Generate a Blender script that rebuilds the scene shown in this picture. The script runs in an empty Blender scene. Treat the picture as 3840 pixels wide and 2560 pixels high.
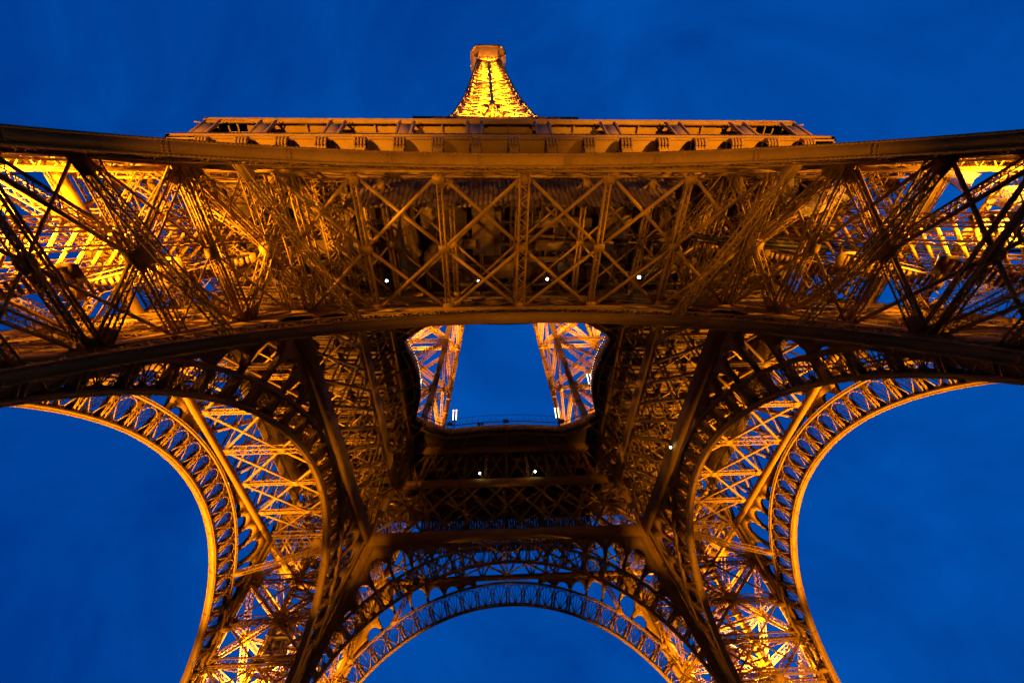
import bpy, math, random
import numpy as np
from mathutils import Matrix, Vector
random.seed(7)
S = bpy.context.scene
COL = S.collection

# ------------------------------------------------------------------ camera
cam = bpy.data.cameras.new("camera")
camo = bpy.data.objects.new("camera", cam); COL.objects.link(camo)
R_ = Vector((0.9985723, -0.01983283, -0.04959868)); U_ = Vector((0.01697168, -0.76261153, 0.64663407)); F_ = Vector((0.05064911, 0.64655264, 0.76118614))
camo.matrix_world = Matrix(((R_.x, U_.x, -F_.x, -3.121), (R_.y, U_.y, -F_.y, -55.462), (R_.z, U_.z, -F_.z, 1.6), (0, 0, 0, 1)))
cam.sensor_width = 36.0; cam.lens = 17.603; cam.clip_start = 0.1; cam.clip_end = 6000
S.camera = camo

# ------------------------------------------------------------------ dusk sky
W = bpy.data.worlds.new("World"); S.world = W; W.use_nodes = True
nt = W.node_tree; N = nt.nodes; Lk = nt.links
bg = N["Background"]
sky = N.new("ShaderNodeTexSky"); sky.sky_type = 'NISHITA'; sky.sun_disc = False
sky.sun_elevation = math.radians(-3.0); sky.sun_rotation = math.radians(60); sky.ozone_density = 6.0
tc = N.new("ShaderNodeTexCoord")
mp = N.new("ShaderNodeMapping"); mp.inputs['Scale'].default_value = (1.0, 1.0, 1.0)
nz = N.new("ShaderNodeTexNoise"); nz.inputs['Scale'].default_value = 2.6; nz.inputs['Detail'].default_value = 10; nz.inputs['Roughness'].default_value = 0.6
nz.inputs['Distortion'].default_value = 0.6
rp = N.new("ShaderNodeValToRGB")
rp.color_ramp.elements[0].position = 0.34; rp.color_ramp.elements[0].color = (0.0, 0.040, 0.265, 1)
rp.color_ramp.elements[1].position = 0.80; rp.color_ramp.elements[1].color = (0.0005, 0.092, 0.46, 1)
Lk.new(tc.outputs['Generated'], mp.inputs['Vector']); Lk.new(mp.outputs['Vector'], nz.inputs['Vector']); 
dp = N.new("ShaderNodeVectorMath"); dp.operation = 'DOT_PRODUCT'; dp.inputs[1].default_value = (0.80, 0.45, 0.35)   # afterglow side of the sky
Lk.new(tc.outputs['Generated'], dp.inputs[0])
mr = N.new("ShaderNodeMapRange"); mr.inputs['From Min'].default_value = -0.2; mr.inputs['From Max'].default_value = 1.0; mr.inputs['To Min'].default_value = -0.10; mr.inputs['To Max'].default_value = 0.14
Lk.new(dp.outputs['Value'], mr.inputs['Value'])
ad = N.new("ShaderNodeMath"); ad.operation = 'ADD'; Lk.new(nz.outputs['Fac'], ad.inputs[0]); Lk.new(mr.outputs['Result'], ad.inputs[1])
Lk.new(ad.outputs['Value'], rp.inputs['Fac'])
mxs = N.new("ShaderNodeMix"); mxs.data_type = 'RGBA'; mxs.blend_type = 'ADD'
mxs.inputs['Factor'].default_value = 0.004
Lk.new(rp.outputs['Color'], mxs.inputs['A']); Lk.new(sky.outputs['Color'], mxs.inputs['B'])
Lk.new(mxs.outputs['Result'], bg.inputs['Color']); bg.inputs['Strength'].default_value = 1.0

S.view_settings.view_transform = 'Standard'; S.view_settings.look = 'None'; S.view_settings.exposure = 0; S.view_settings.gamma = 1
S.cycles.max_bounces = 4; S.cycles.diffuse_bounces = 2; S.cycles.glossy_bounces = 2; S.cycles.transparent_max_bounces = 10
S.cycles.use_denoising = True; S.cycles.denoising_prefilter = 'NONE'; S.cycles.sample_clamp_indirect = 4.0

# ------------------------------------------------------------------ the tower's floodlights (sodium)
AMBER = (1.0, 0.395, 0.02)
def spot(loc, aim, power, cone=100, blend=0.6, size=0.4, col=AMBER):
    l = bpy.data.lights.new("floodlight_beam", 'SPOT'); l.energy = power; l.color = col
    l.spot_size = math.radians(cone); l.spot_blend = blend; l.shadow_soft_size = size
    o = bpy.data.objects.new("floodlight_beam", l); COL.objects.link(o)
    o.location = loc
    o.rotation_euler = (Vector(aim) - Vector(loc)).to_track_quat('-Z', 'Y').to_euler()
def point(loc, power, size=0.4, col=AMBER):
    l = bpy.data.lights.new("floodlight_glow", 'POINT'); l.energy = power; l.color = col; l.shadow_soft_size = size
    o = bpy.data.objects.new("floodlight_glow", l); COL.objects.link(o); o.location = loc
def rot4(p):
    x, y, z = p
    return [(x, y, z), (-y, x, z), (-x, -y, z), (y, -x, z)]
K = 1250.0
for sx in (-1, 1):
    for sy in (-1, 1):
        near = sy < 0; left = sx < 0
        # inside each pier, shining up its shaft
        spot((sx*46, sy*46, 9), (sx*33, sy*33, 45), ((150 if left else 90) if near else 120)*K, 62)
        if near: spot((sx*41, sy*41.5, 33), (sx*29, sy*34, 57), (150 if left else 60)*K, 130)
        else: spot((sx*43.5, sy*43.5, 22), (sx*32, sy*34, 45), 300*K, 150)
        if near: spot((sx*36, sy*38, 31), (sx*23, sy*26, 57), (130 if left else 30)*K, 48)
        else: spot((sx*53, 20, 1.0), (sx*47.5, 33, 25), 75*K, 42); spot((sx*36, 4, 1.0), (sx*29, 18, 35), 62*K, 19, 0.8)
        # in the upper legs
        spot((sx*25, sy*25, 58.5), (sx*15, sy*15, 100), 115*K, 110)
        spot((sx*18, sy*18, 82), (sx*12, sy*12, 116), 80*K, 110)
        # at the pier feet, shining on the outer arches
        if near: spot((sx*30, -50, 1.0), (sx*3, -43.5, 42), 37*K, 48)
        else: spot((sx*24, 46, 1.0), (sx*27.5, 47, 28), 150*K, 50)
        spot((sx*50, sy*30, 1.0), (sx*44.5, sy*4, 42), (470 if left else 390)*K, 46)
    # floods on the lawn, shining up at the first-floor gallery
    spot((sx*62, -102, 0.8), (sx*29.5, -37, 60), 760*K, 27, 0.8)
spot((2, -106, 0.8), (0, -37, 62), 80*K, 24, 0.8)
for z, p in ((127, 600), (138, 600), (150, 550), (162, 500), (174, 440), (186, 380), (199.5, 320), (212, 280), (225, 240), (238, 200), (250, 170), (261, 150)):
    point((0.0, 0.0, z), p*1.5*K, 0.5)
for x, y, z in rot4((0.0, -6.0, 256.0)): spot((x, y, z), (x*1.3, y*1.3, 274.5), 50*K, 90)

# ------------------------------------------------------------------ materials
def mat(name, base, rough=0.55, metal=0.0, var=0.25, scale=1.2, bump=0.0):
    m = bpy.data.materials.new(name); m.use_nodes = True
    nt = m.node_tree; N = nt.nodes; L = nt.links; b = N["Principled BSDF"]
    t = N.new("ShaderNodeTexCoord"); n = N.new("ShaderNodeTexNoise"); n.inputs['Scale'].default_value = scale; n.inputs['Detail'].default_value = 5
    n2 = N.new("ShaderNodeTexNoise"); n2.inputs['Scale'].default_value = scale*6; n2.inputs['Detail'].default_value = 3
    r = N.new("ShaderNodeValToRGB")
    r.color_ramp.elements[0].position = 0.3; r.color_ramp.elements[1].position = 0.7
    r.color_ramp.elements[0].color = tuple(c*(1-var) for c in base) + (1,); r.color_ramp.elements[1].color = tuple(min(1, c*(1+var)) for c in base) + (1,)
    mx = N.new("ShaderNodeMix"); mx.data_type = 'FLOAT'; mx.inputs[0].default_value = 0.35
    L.new(t.outputs['Object'], n.inputs['Vector']); L.new(t.outputs['Object'], n2.inputs['Vector'])
    L.new(n.outputs['Fac'], mx.inputs[2]); L.new(n2.outputs['Fac'], mx.inputs[3]); L.new(mx.outputs[0], r.inputs['Fac'])
    L.new(r.outputs['Color'], b.inputs['Base Color'])
    b.inputs['Specular IOR Level'].default_value = 0.22; b.inputs['Roughness'].default_value = rough; b.inputs['Metallic'].default_value = metal
    if bump:
        bp = N.new("ShaderNodeBump"); bp.inputs['Strength'].default_value = bump; bp.inputs['Distance'].default_value = 0.03
        L.new(n2.outputs['Fac'], bp.inputs['Height']); L.new(bp.outputs['Normal'], b.inputs['Normal'])
    return m
def emit(name, col, strength):
    m = bpy.data.materials.new(name); m.use_nodes = True
    nt = m.node_tree; b = nt.nodes["Principled BSDF"]
    b.inputs['Base Color'].default_value = (*col, 1); b.inputs['Emission Color'].default_value = (*col, 1); b.inputs['Emission Strength'].default_value = strength
    return m
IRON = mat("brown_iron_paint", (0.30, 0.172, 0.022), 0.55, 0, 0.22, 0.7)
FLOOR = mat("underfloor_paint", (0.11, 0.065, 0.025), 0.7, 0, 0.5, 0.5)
DARK = mat("dark_iron", (0.05, 0.04, 0.03), 0.6, 0, 0.3, 1.5)
DUCT = mat("duct_metal", (0.20, 0.125, 0.05), 0.5, 0, 0.45, 0.5)
GROUND = mat("esplanade_paving", (0.055, 0.05, 0.042), 0.85, 0, 0.3, 0.4)
GLOW = emit("lamp_glow", (1.0, 0.72, 0.4), 6.0)
BULB = emit("bulb_glow", (0.95, 1.0, 0.85), 16.0)

# ------------------------------------------------------------------ mesh builder
QUADS = np.array([[0, 1, 2, 3], [7, 6, 5, 4], [0, 4, 5, 1], [1, 5, 6, 2], [2, 6, 7, 3], [3, 7, 4, 0]])
def unit(v): return v/np.maximum(np.linalg.norm(v, axis=-1, keepdims=True), 1e-9)
class MB:
    def __init__(s): s.V = []; s.F = []; s.n = 0
    def raw(s, v, f):
        v = np.asarray(v, float).reshape(-1, 3); f = np.asarray(f, int).reshape(-1, 4)
        s.V.append(v); s.F.append(f + s.n); s.n += len(v)
    def bars(s, P, Q, w, h, up=(0, 0, 1)):
        P = np.asarray(P, float).reshape(-1, 3); Q = np.asarray(Q, float).reshape(-1, 3)
        if not len(P): return
        d = unit(Q-P); up = np.broadcast_to(np.asarray(up, float), P.shape)
        a = np.cross(d, up); bad = np.linalg.norm(a, axis=1) < 1e-3
        if bad.any(): a[bad] = np.cross(d[bad], np.array([0.31, 0.95, 0.05]))
        a = unit(a); b = np.cross(a, d)
        a = a*(w/2); b = b*(h/2)
        v = np.stack([P-a-b, P+a-b, P+a+b, P-a+b, Q-a-b, Q+a-b, Q+a+b, Q-a+b], 1).reshape(-1, 3)
        f = (np.arange(len(P))[:, None, None]*8 + QUADS[None]).reshape(-1, 4)
        s.raw(v, f[:, ::-1])
    def bar(s, p, q, w, h=None, up=(0, 0, 1)): s.bars([p], [q], w, w if h is None else h, up)
    def chain(s, pts, w, h=None, up=(0, 0, 1)):
        pts = np.asarray(pts, float); s.bars(pts[:-1], pts[1:], w, w if h is None else h, up)
    def box(s, c, size):
        c = np.asarray(c, float); x, y, z = np.asarray(size, float)/2
        s.bar(c-(0, 0, z), c+(0, 0, z), 2*x, 2*y, (0, 1, 0))
    def lattice(s, p, q, w, h, up=(0, 0, 1), ch=0.13, pitch=None, lace=0.07, sides=4, cross=False):
        p = np.asarray(p, float); q = np.asarray(q, float); Ln = np.linalg.norm(q-p); d = (q-p)/Ln
        a = np.cross(d, up)
        if np.linalg.norm(a) < 1e-3: a = np.cross(d, (0.31, 0.95, 0.05))
        a = a/np.linalg.norm(a); b = np.cross(a, d)
        A = a*w/2; B = b*h/2
        cs = [-A-B, A-B, A+B, -A+B]
        s.bars([p+c for c in cs], [q+c for c in cs], ch, ch, b)
        n = max(2, int(round(Ln/(pitch or max(w, h)*0.9)))); t = np.linspace(0, 1, n+1)
        C = p[None] + (q-p)[None]*t[:, None]
        for i in range(4):
            if sides == 2 and i % 2: continue
            j = (i+1) % 4
            alt = (np.arange(n+1) % 2)[:, None]
            X = C + np.where(alt, cs[i], cs[j]); nrm = np.cross(cs[j]-cs[i], d)
            s.bars(X[:-1], X[1:], lace, 0.03, nrm)
            if cross:
                X = C + np.where(alt, cs[j], cs[i]); s.bars(X[:-1], X[1:], lace, 0.03, nrm)
    def plate(s, c, u, v, su, sv, t):
        c = np.asarray(c, float); u = unit(np.asarray(u, float)); v = np.asarray(v, float); v = unit(v - u*(v@u)); n = np.cross(u, v)
        s.bar(c-u*su/2, c+u*su/2, sv, t, n)
    def sweep(s, rings, closed_section=True):
        r = np.asarray(rings, float); n, k = r.shape[:2]
        idx = np.arange(n*k).reshape(n, k); f = []
        for j in range(k if closed_section else k-1):
            j2 = (j+1) % k
            f.append(np.stack([idx[:-1, j], idx[:-1, j2], idx[1:, j2], idx[1:, j]], 1))
        s.raw(r.reshape(-1, 3), np.concatenate(f))
        if closed_section and k == 4:
            s.raw(r[0], [[0, 1, 2, 3]]); s.raw(r[-1], [[3, 2, 1, 0]])
    def prism(s, poly, thick):
        poly = np.asarray(poly, float); n = len(poly); th = np.asarray(thick, float)
        c = poly.mean(0)
        for k in range(n):
            a, b = poly[k], poly[(k+1) % n]
            s.raw([a, b, c, c], [[0, 1, 2, 2]]) if False else s.raw([a, b, b+th, a+th], [[0, 1, 2, 3]])
        s.fan(poly); s.fan(poly+th)
    def fan(s, poly):
        n = len(poly)
        for k in range(1, n-1, 2):
            s.raw([poly[0], poly[k], poly[k+1], poly[min(k+2, n-1)]], [[0, 1, 2, 3]])
    def build(s, name, m, parent=None, rotz=0.0, shade=False):
        V = np.concatenate(s.V); Fq = np.concatenate(s.F)
        me = bpy.data.meshes.new(name)
        me.vertices.add(len(V)); me.vertices.foreach_set('co', V.ravel())
        me.loops.add(Fq.size); me.loops.foreach_set('vertex_index', Fq.ravel().astype(np.int32))
        me.polygons.add(len(Fq)); me.polygons.foreach_set('loop_start', np.arange(0, Fq.size, 4, dtype=np.int32)); me.polygons.foreach_set('loop_total', np.full(len(Fq), 4, np.int32))
        me.update(calc_edges=True); me.validate()
        me.materials.append(m)
        o = bpy.data.objects.new(name, me); COL.objects.link(o); o.parent = parent; o.rotation_euler.z = rotz
        return o
def copy_tree(o, parent, rotz=None):
    c = o.copy(); COL.objects.link(c); c.parent = parent
    if rotz is not None: c.rotation_euler.z = rotz
    for ch in list(o.children):
        d = ch.copy(); COL.objects.link(d); d.parent = c
    return c
def tag(o, label, cat, group=None, kind=None):
    o['label'] = label; o['category'] = cat
    if group: o['group'] = group
    if kind: o['kind'] = kind
    return o
def empty(name, loc=(0, 0, 0)):
    o = bpy.data.objects.new(name, None); COL.objects.link(o); o.location = loc; return o

# ------------------------------------------------------------------ ground
g = MB(); g.raw([(-3000, -3000, 0), (3000, -3000, 0), (3000, 3000, 0), (-3000, 3000, 0)], [[0, 1, 2, 3]])
go = g.build("ground", GROUND); go['kind'] = 'structure'; go['label'] = 'dark paved ground under the tower'; go['category'] = 'ground'

# ------------------------------------------------------------------ tower profile (half widths by height)
O0, OK = 60.667, 0.4878
def ow(z):
    if z <= 57.6: return O0 - OK*z
    return float(np.interp(z, [57.6, 70, 85, 100, 116, 130, 151.5, 176, 185, 206, 233.5, 266.5, 278], [32.57, 28.9, 25.0, 21.9, 18.8, 15.9, 11.95, 9.75, 9.05, 7.85, 6.4, 5.0, 4.7]))
def iw(z):
    if z <= 57.6: return 46.8 - 0.5285*z
    return float(np.interp(z, [57.6, 74, 99, 116, 151.5, 176], [15.4, 12.4, 9.0, 7.2, 2.6, 0.0]))
TOWER = tag(empty("lattice_tower"), "giant floodlit iron lattice tower with four arches, seen from under its first floor", "tower")

# ------------------------------------------------------------------ piers, ground to first floor
CH = 1.0
def corner(z, a, b, sx, sy):  # a/b: 'o' or 'i' in x / y
    return np.array([sx*(ow(z) if a == 'o' else iw(z)), sy*(ow(z) if b == 'o' else iw(z)), z])
CORN = (('o', 'o'), ('i', 'o'), ('i', 'i'), ('o', 'i'))
def pier_parts(sx, sy, levels, w_ch, girder, name, lace, mid=True):
    zs = levels
    br = MB(); dia = MB()
    for k, (z0, z1) in enumerate(zip(zs[:-1], zs[1:])):
        for i in range(4):
            (a0, b0), (a1, b1) = CORN[i], CORN[(i+1) % 4]
            A0, B0, A1, B1 = corner(z0, a0, b0, sx, sy), corner(z0, a1, b1, sx, sy), corner(z1, a0, b0, sx, sy), corner(z1, a1, b1, sx, sy)
            nrm = unit(np.cross(B0-A0, A1-A0))
            for p, q in ((A0, B1), (B0, A1)):
                br.lattice(p, q, girder, girder*0.8, nrm, ch=0.12, lace=lace, pitch=girder*0.95)
            tall = 1.7 if (name == "pier" and z1 == 40.0 and i in (0, 3)) else 1.0
            br.lattice(A1, B1, girder*tall, girder*0.9*tall, nrm, ch=0.16*tall, lace=lace*tall, pitch=girder)
            m = (A0+B0+A1+B1)/4
            br.plate(m, B0-A0, A1-A0, girder*1.9, girder*1.9, girder*0.8+0.1)
            if mid: br.lattice((A0+A1)/2, (B0+B1)/2, girder*0.8, girder*0.7, nrm, ch=0.10, lace=lace, pitch=girder*0.9)
            for c in (A0, B0, A1, B1):
                v = unit(m-c); br.plate(c+v*girder*1.1, v, B0-A0, girder*2.4, girder*1.7, 0.08)
        c = [corner(z1, a, b, sx, sy) for a, b in CORN]
        dia.lattice(c[0], c[2], 0.6, 0.6, (0, 0, 1), ch=0.1, lace=lace); dia.lattice(c[1], c[3], 0.6, 0.6, (0, 0, 1), ch=0.1, lace=lace)
        zm = (z0+z1)/2; mids = []
        for i in range(4):
            (a0, b0), (a1, b1) = CORN[i], CORN[(i+1) % 4]
            mids.append((corner(zm, a0, b0, sx, sy)+corner(zm, a1, b1, sx, sy))/2)
        if mid:
            for i in range(4): dia.lattice(mids[i], mids[(i+1) % 4], 0.5, 0.5, (0, 0, 1), ch=0.1, lace=lace)
    o = br.build(name, IRON, TOWER); dia.build("cross_bracing", IRON, o)
    for a, b in CORN:
        ch = MB(); pts = [corner(z, a, b, sx, sy) for z in zs]
        for p, q in zip(pts[:-1], pts[1:]): ch.bar(p, q, w_ch, w_ch, (sx, 0.001, 0))
        # edge angles and cover straps on the box-section chord
        d = unit(pts[-1]-pts[0]); L = np.linalg.norm(pts[-1]-pts[0])
        for t in np.arange(1.5, L-1, 3.4):
            z = zs[0]+(zs[-1]-zs[0])*t/L; c0 = corner(z, a, b, sx, sy); ch.bar(c0-d*0.2, c0+d*0.2, w_ch+0.06, w_ch+0.06, (sx, 0.001, 0))
        ch.build("corner_column", IRON, o)
    return o
ZL = [0, 10, 20, 30, 40.0, 48.5, 57.2]
PIERS = {}
for sx in (-1, 1):
    for sy in (-1, 1):
        PIERS[sx, sy] = pier_parts(sx, sy, ZL, CH, 0.82, "pier", 0.065)
# lift rails and a staircase inside each pier
for (sx, sy), po in PIERS.items():
    m = MB()
    for off in (-2.6, -1.0, 1.0, 2.6):
        a = np.array([sx*(53.7+off), sy*(53.7-off), 0.0]); b = np.array([sx*(24.6+off), sy*(24.6-off), 57.2])
        m.lattice(a, b, 0.5, 0.9, (0, 0, 1), ch=0.12, pitch=0.9, lace=0.08)
    for k in range(58):
        t = k/58; c = np.array([sx*53.7, sy*53.7, 0])*(1-t)+np.array([sx*24.6, sy*24.6, 57.2])*t
        u = np.array([sx*1.0, -sy*1.0, 0])/1.414
        m.bar(c-u*4.2, c+u*4.2, 0.25, 0.25)
    m.build("lift_track", IRON, po)
    m = MB()
    z = 6.0; k = 0
    while z < 54:
        z2 = z+3.0
        f = lambda zz, s: np.array([sx*(ow(zz)*0.35+iw(zz)*0.65 + s), sy*(ow(zz)*0.35+iw(zz)*0.65 - s*0.4), zz])
        a = f(z, -2.6 if k % 2 else 2.6); b = f(z2, 2.6 if k % 2 else -2.6)
        for j in range(15):
            t = (j+0.5)/15; c = a*(1-t)+b*t
            m.box(c, (0.35, 1.2, 0.06))
        off = np.array([0, 0.6, 0]); m.bar(a+off, b+off, 0.06, 0.3); m.bar(a-off, b-off, 0.06, 0.3)
        m.bar(a+off+(0, 0, 1), b+off+(0, 0, 1), 0.05, 0.05); m.bar(a-off+(0, 0, 1), b-off+(0, 0, 1), 0.05, 0.05)
        m.box(b, (1.4, 1.6, 0.1))
        z = z2; k += 1
    m.build("staircase", IRON, po)

# ------------------------------------------------------------------ decorative arches
class Arch:
    def __init__(s, rx, rz, zc, th0, w0, k, T, step):
        s.rx, s.rz, s.w0, s.k, s.T, s.step = rx, rz, w0, k, T, step
        s.z0 = zc-rz; s.th0 = th0
        s.n = np.array([0, -1, k])/math.sqrt(1+k*k)
        th = np.linspace(math.pi/2, th0, 400); x = rx*np.cos(th); z = s.z0+rz*np.sin(th)
        s.cum = np.concatenate([[0], np.cumsum(np.hypot(np.diff(x), np.diff(z)))]); s.ths = th
        s.sT = s.cum[-1]; s.zT = z[-1]
        s.sMax = s.sT + max(0.0, (s.zT-1.0)/math.cos(th0))
    def xz(s, a, off):
        sg = 1.0 if a >= 0 else -1.0; aa = abs(a)
        th = float(np.interp(aa, s.cum, s.ths)); c, d = math.cos(th), math.sin(th)
        nx, nz = c*s.rz, d*s.rx; g = math.hypot(nx, nz); nx /= g; nz /= g
        x = s.rx*c+nx*off; z = s.z0+s.rz*d+nz*off
        if aa > s.sT:
            e = aa-s.sT; x += nz*e; z -= nx*e
        return sg*x, z
    def P(s, a, off, e=0.0):
        x, z = s.xz(a, off); return np.array([x, -(s.w0-s.k*z), z])+s.n*e
    def PX(s, x, z, e=0.0): return np.array([x, -(s.w0-s.k*z), z])+s.n*e
    def samples(s, a0=None, a1=None, d=0.7):
        a0 = -s.sMax if a0 is None else a0; a1 = s.sMax if a1 is None else a1
        return np.linspace(a0, a1, max(2, int((a1-a0)/d)))
    def band(s, mb, o0, o1, e0, e1, a0=None, a1=None):
        mb.sweep([[s.P(a, o0, e0), s.P(a, o0, e1), s.P(a, o1, e1), s.P(a, o1, e0)] for a in s.samples(a0, a1)])

def build_arch(A, outer):
    T = A.T; D = 0.52
    rim = MB()
    A.band(rim, 0.0, 0.10, -D, D)                         # broad sole plate
    for e in (-D+0.05, D-0.05):
        A.band(rim, 0.10, 0.42, e-0.04, e+0.04)           # its edge angles
        A.band(rim, T-0.42, T-0.10, e-0.04, e+0.04)
    A.band(rim, T-0.10, T, -D, D)                         # back plate
    A.band(rim, -0.05, 0.0, -D, -D+0.16); A.band(rim, -0.05, 0.0, D-0.16, D)
    # rivets and joint straps under the sole
    a = -A.sMax+2; k = 0
    up = np.array([1.0, 0, 0])
    rv_p = []; rv_q = []
    while a < A.sMax-2:
        for e in (-D+0.08, D-0.08):
            p = A.P(a, -0.05, e); q = A.P(a, -0.09, e); rv_p.append(p); rv_q.append(q)
        a += 0.26
    a = 3.4
    while a < A.sMax-2:
        for sg in (-1, 1):
            A.band(rim, -0.03, 0.0, -D+0.161, D-0.161, sg*a-0.22, sg*a+0.22)
            for da in (-0.13, 0.13):
                for e in np.arange(-D+0.28, D-0.2, 0.17):
                    rv_p.append(A.P(sg*a+da, -0.03, e)); rv_q.append(A.P(sg*a+da, -0.07, e))
        a += 6.8
    rim.bars(rv_p, rv_q, 0.10, 0.10, (1, 0, 0))
    n = int(A.sMax/A.step)
    tr = MB()
    for k in range(-n, n+1):
        a = k*A.step
        for e in (-D+0.1, D-0.1):                         # laced box posts between the panels
            tr.bars([A.P(a-0.17, 0.1, e), A.P(a+0.17, 0.1, e)], [A.P(a-0.17, T-0.1, e), A.P(a+0.17, T-0.1, e)], 0.09, 0.06, A.n)
            for j in range(6):
                h0, h1 = 0.2+(T-0.4)*j/6, 0.2+(T-0.4)*(j+1)/6
                sg = 1 if j % 2 else -1
                tr.bar(A.P(a-0.17*sg, h0, e), A.P(a+0.17*sg, h1, e), 0.07, 0.03, A.n)
        for da in (-0.19, 0.19): tr.bar(A.P(a+da, 0.1, 0), A.P(a+da, T-0.1, 0), 2*D-0.1, 0.04, A.P(a+1, 0, 0)-A.P(a, 0, 0))
    for k in range(-n, n):
        a0 = (k+0.5)*A.step; hw = A.step/2-0.22; rr = hw*0.94; hc = T*0.60-rr*0.15
        for e in (-D+0.12, D-0.12):
            Q = lambda u, v: A.P(a0+u, v, e)
            w, d = (0.11, 0.05) if e > 0 else (0.09, 0.05)
            arc = [(-rr, 0.35)]+[(-rr*math.cos(t), hc+rr*math.sin(t)) for t in np.linspace(0, math.pi, 9)]+[(rr, 0.35)]
            tr.chain([Q(*p) for p in arc], w*1.3, d, A.n)
            for t in ((-0.62, -0.3, 0, 0.3, 0.62) if e > 0 else (-0.62, 0.62)):         # the rays of the fan
                L = 0.25+hc+rr*0.98*(1-abs(t)*0.18)-0.35
                tr.bar(Q(0.08*t, 0.35), Q(math.sin(t)*L*0.82, 0.35+math.cos(t)*L), w, d, A.n)
            tr.chain([Q(0.30*math.cos(t), 0.32+0.34*math.sin(t)) for t in np.linspace(0, math.pi, 6)], w*1.5, d, A.n)
            tr.bar(Q(0, hc+rr), Q(0, T-0.35), w, d, A.n)
            for sg in ((-1, 1) if e > 0 else ()):         # scrolls
                for (cx, cy, r0, ph, di) in ((sg*hw*0.66, 0.58, 0.30, -math.pi/2, sg), (sg*hw*0.58, T-0.62, 0.30, math.pi/2, -sg)):
                    pts = []
                    for j in range(9):
                        t = ph+di*j*0.95; r = r0*(1-j/12)
                        pts.append(Q(cx+r*math.cos(t), cy+r*math.sin(t)))
                    tr.chain(pts, w*0.85, d, A.n)
    # spandrel: radial posts carried on to the plate under the girder and along the pier
    sps = (MB(), MB())
    ztop = 44.0 if outer else 43.7
    def limit(a):
        lo, hi = T, T+14
        for _ in range(40):
            mid = (lo+hi)/2; x, z = A.xz(a, mid)
            lim = iw(z)-(1.2 if outer else 1.5)
            if z < ztop and abs(x) < lim: lo = mid
            else: hi = mid
        return lo
    E = D*0.5
    for k in range(-n, n):
        a0, a1 = k*A.step, (k+1)*A.step; am = (a0+a1)/2
        l0, l1, lm = limit(a0), limit(a1), limit(am); sp = sps[0 if am < 0 else 1]
        if max(l0, l1, lm) < T+0.7: continue
        for e in (-E, E):
            r = 0.22
            for aa, l in ((a0, l0), (a1, l1)):
                if l > T+0.2: sp.bar(A.P(aa, T, e), A.P(aa, l+0.4, e), 0.34, 0.08, A.n)
            # head plate with a round opening
            hw = A.step/2*0.80; v0 = min(l0, l1, lm)-0.25
            m_ = 12; top = []; arc = []
            for j in range(m_+1):
                u = -A.step/2+A.step*j/m_; l = limit(am+u)+0.45
                cu = max(-1, min(1, u/hw)); h = v0-hw*1.1+hw*1.1*math.sqrt(max(0, 1-cu*cu)) if abs(u) < hw else v0-hw*1.1
                if outer: h += 0.10*abs(math.sin(j*math.pi/2))
                h = max(h, T); arc.append((u, min(h, l))); top.append((u, l))
            ring = [[A.P(am+a_[0], a_[1], e-0.05), A.P(am+t_[0], max(t_[1], a_[1]+0.05), e-0.05), A.P(am+t_[0], max(t_[1], a_[1]+0.05), e+0.05), A.P(am+a_[0], a_[1], e+0.05)] for a_, t_ in zip(arc, top)]
            sp.sweep(ring)
        for aa, l in ((a0, l0), (a1, l1)):
            if l > T+0.2: [sp.bar(A.P(aa+da, T, 0), A.P(aa+da, l, 0), 2*E+0.1, 0.04, A.P(aa+1, 0, 0)-A.P(aa, 0, 0)) for da in (-0.15, 0.15)]
    # the sloping plate along the pier edge and the plate under the girder
    zlow = 16.0
    for sg, sp in ((-1, sps[0]), (1, sps[1])):
        for e in (-E-0.01, E+0.01):
            rings = []
            for z in np.linspace(zlow, ztop+1.0, 20):
                x0 = sg*(iw(z)-1.9); x1 = sg*(iw(z)-0.3)
                rings.append([A.PX(x0, z, e-0.06), A.PX(x1, z, e-0.06), A.PX(x1, z, e+0.06), A.PX(x0, z, e+0.06)])
            sp.sweep(rings)
    return rim, tr, sps
A_OUT = Arch(38.57, 37.77, 40.29, 0.0932, 60.667, 0.4878, 3.65, 2.72)
A_IN = Arch(38.11, 36.71, 40.65, 0.611, 46.8, 0.5285, 2.9, 3.0)
LAB = {('o', 0): None}
for nm, A in (('o', A_OUT), ('i', A_IN)):
    rim, tr, sp = build_arch(A, nm == 'o')
    first = rim.build("arch", IRON, TOWER)
    tr.build("fan_tracery", IRON, first); [q.build("spandrel", IRON, first) for q in sp]
    lab = {'o': ["riveted near outer arch crossing overhead", "brightly lit outer arch on the right", "far outer arch with open fan tracery against the sky", "brightly lit outer arch on the left"],
           'i': ["near inner arch with a broad brown underside", "dark inner arch on the right", "dark far inner arch with scrolled fan panels", "dark inner arch on the left"]}[nm]
    for k in range(4):
        c = first if k == 0 else copy_tree(first, TOWER, k*math.pi/2)
        c['label'] = lab[k]

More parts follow.
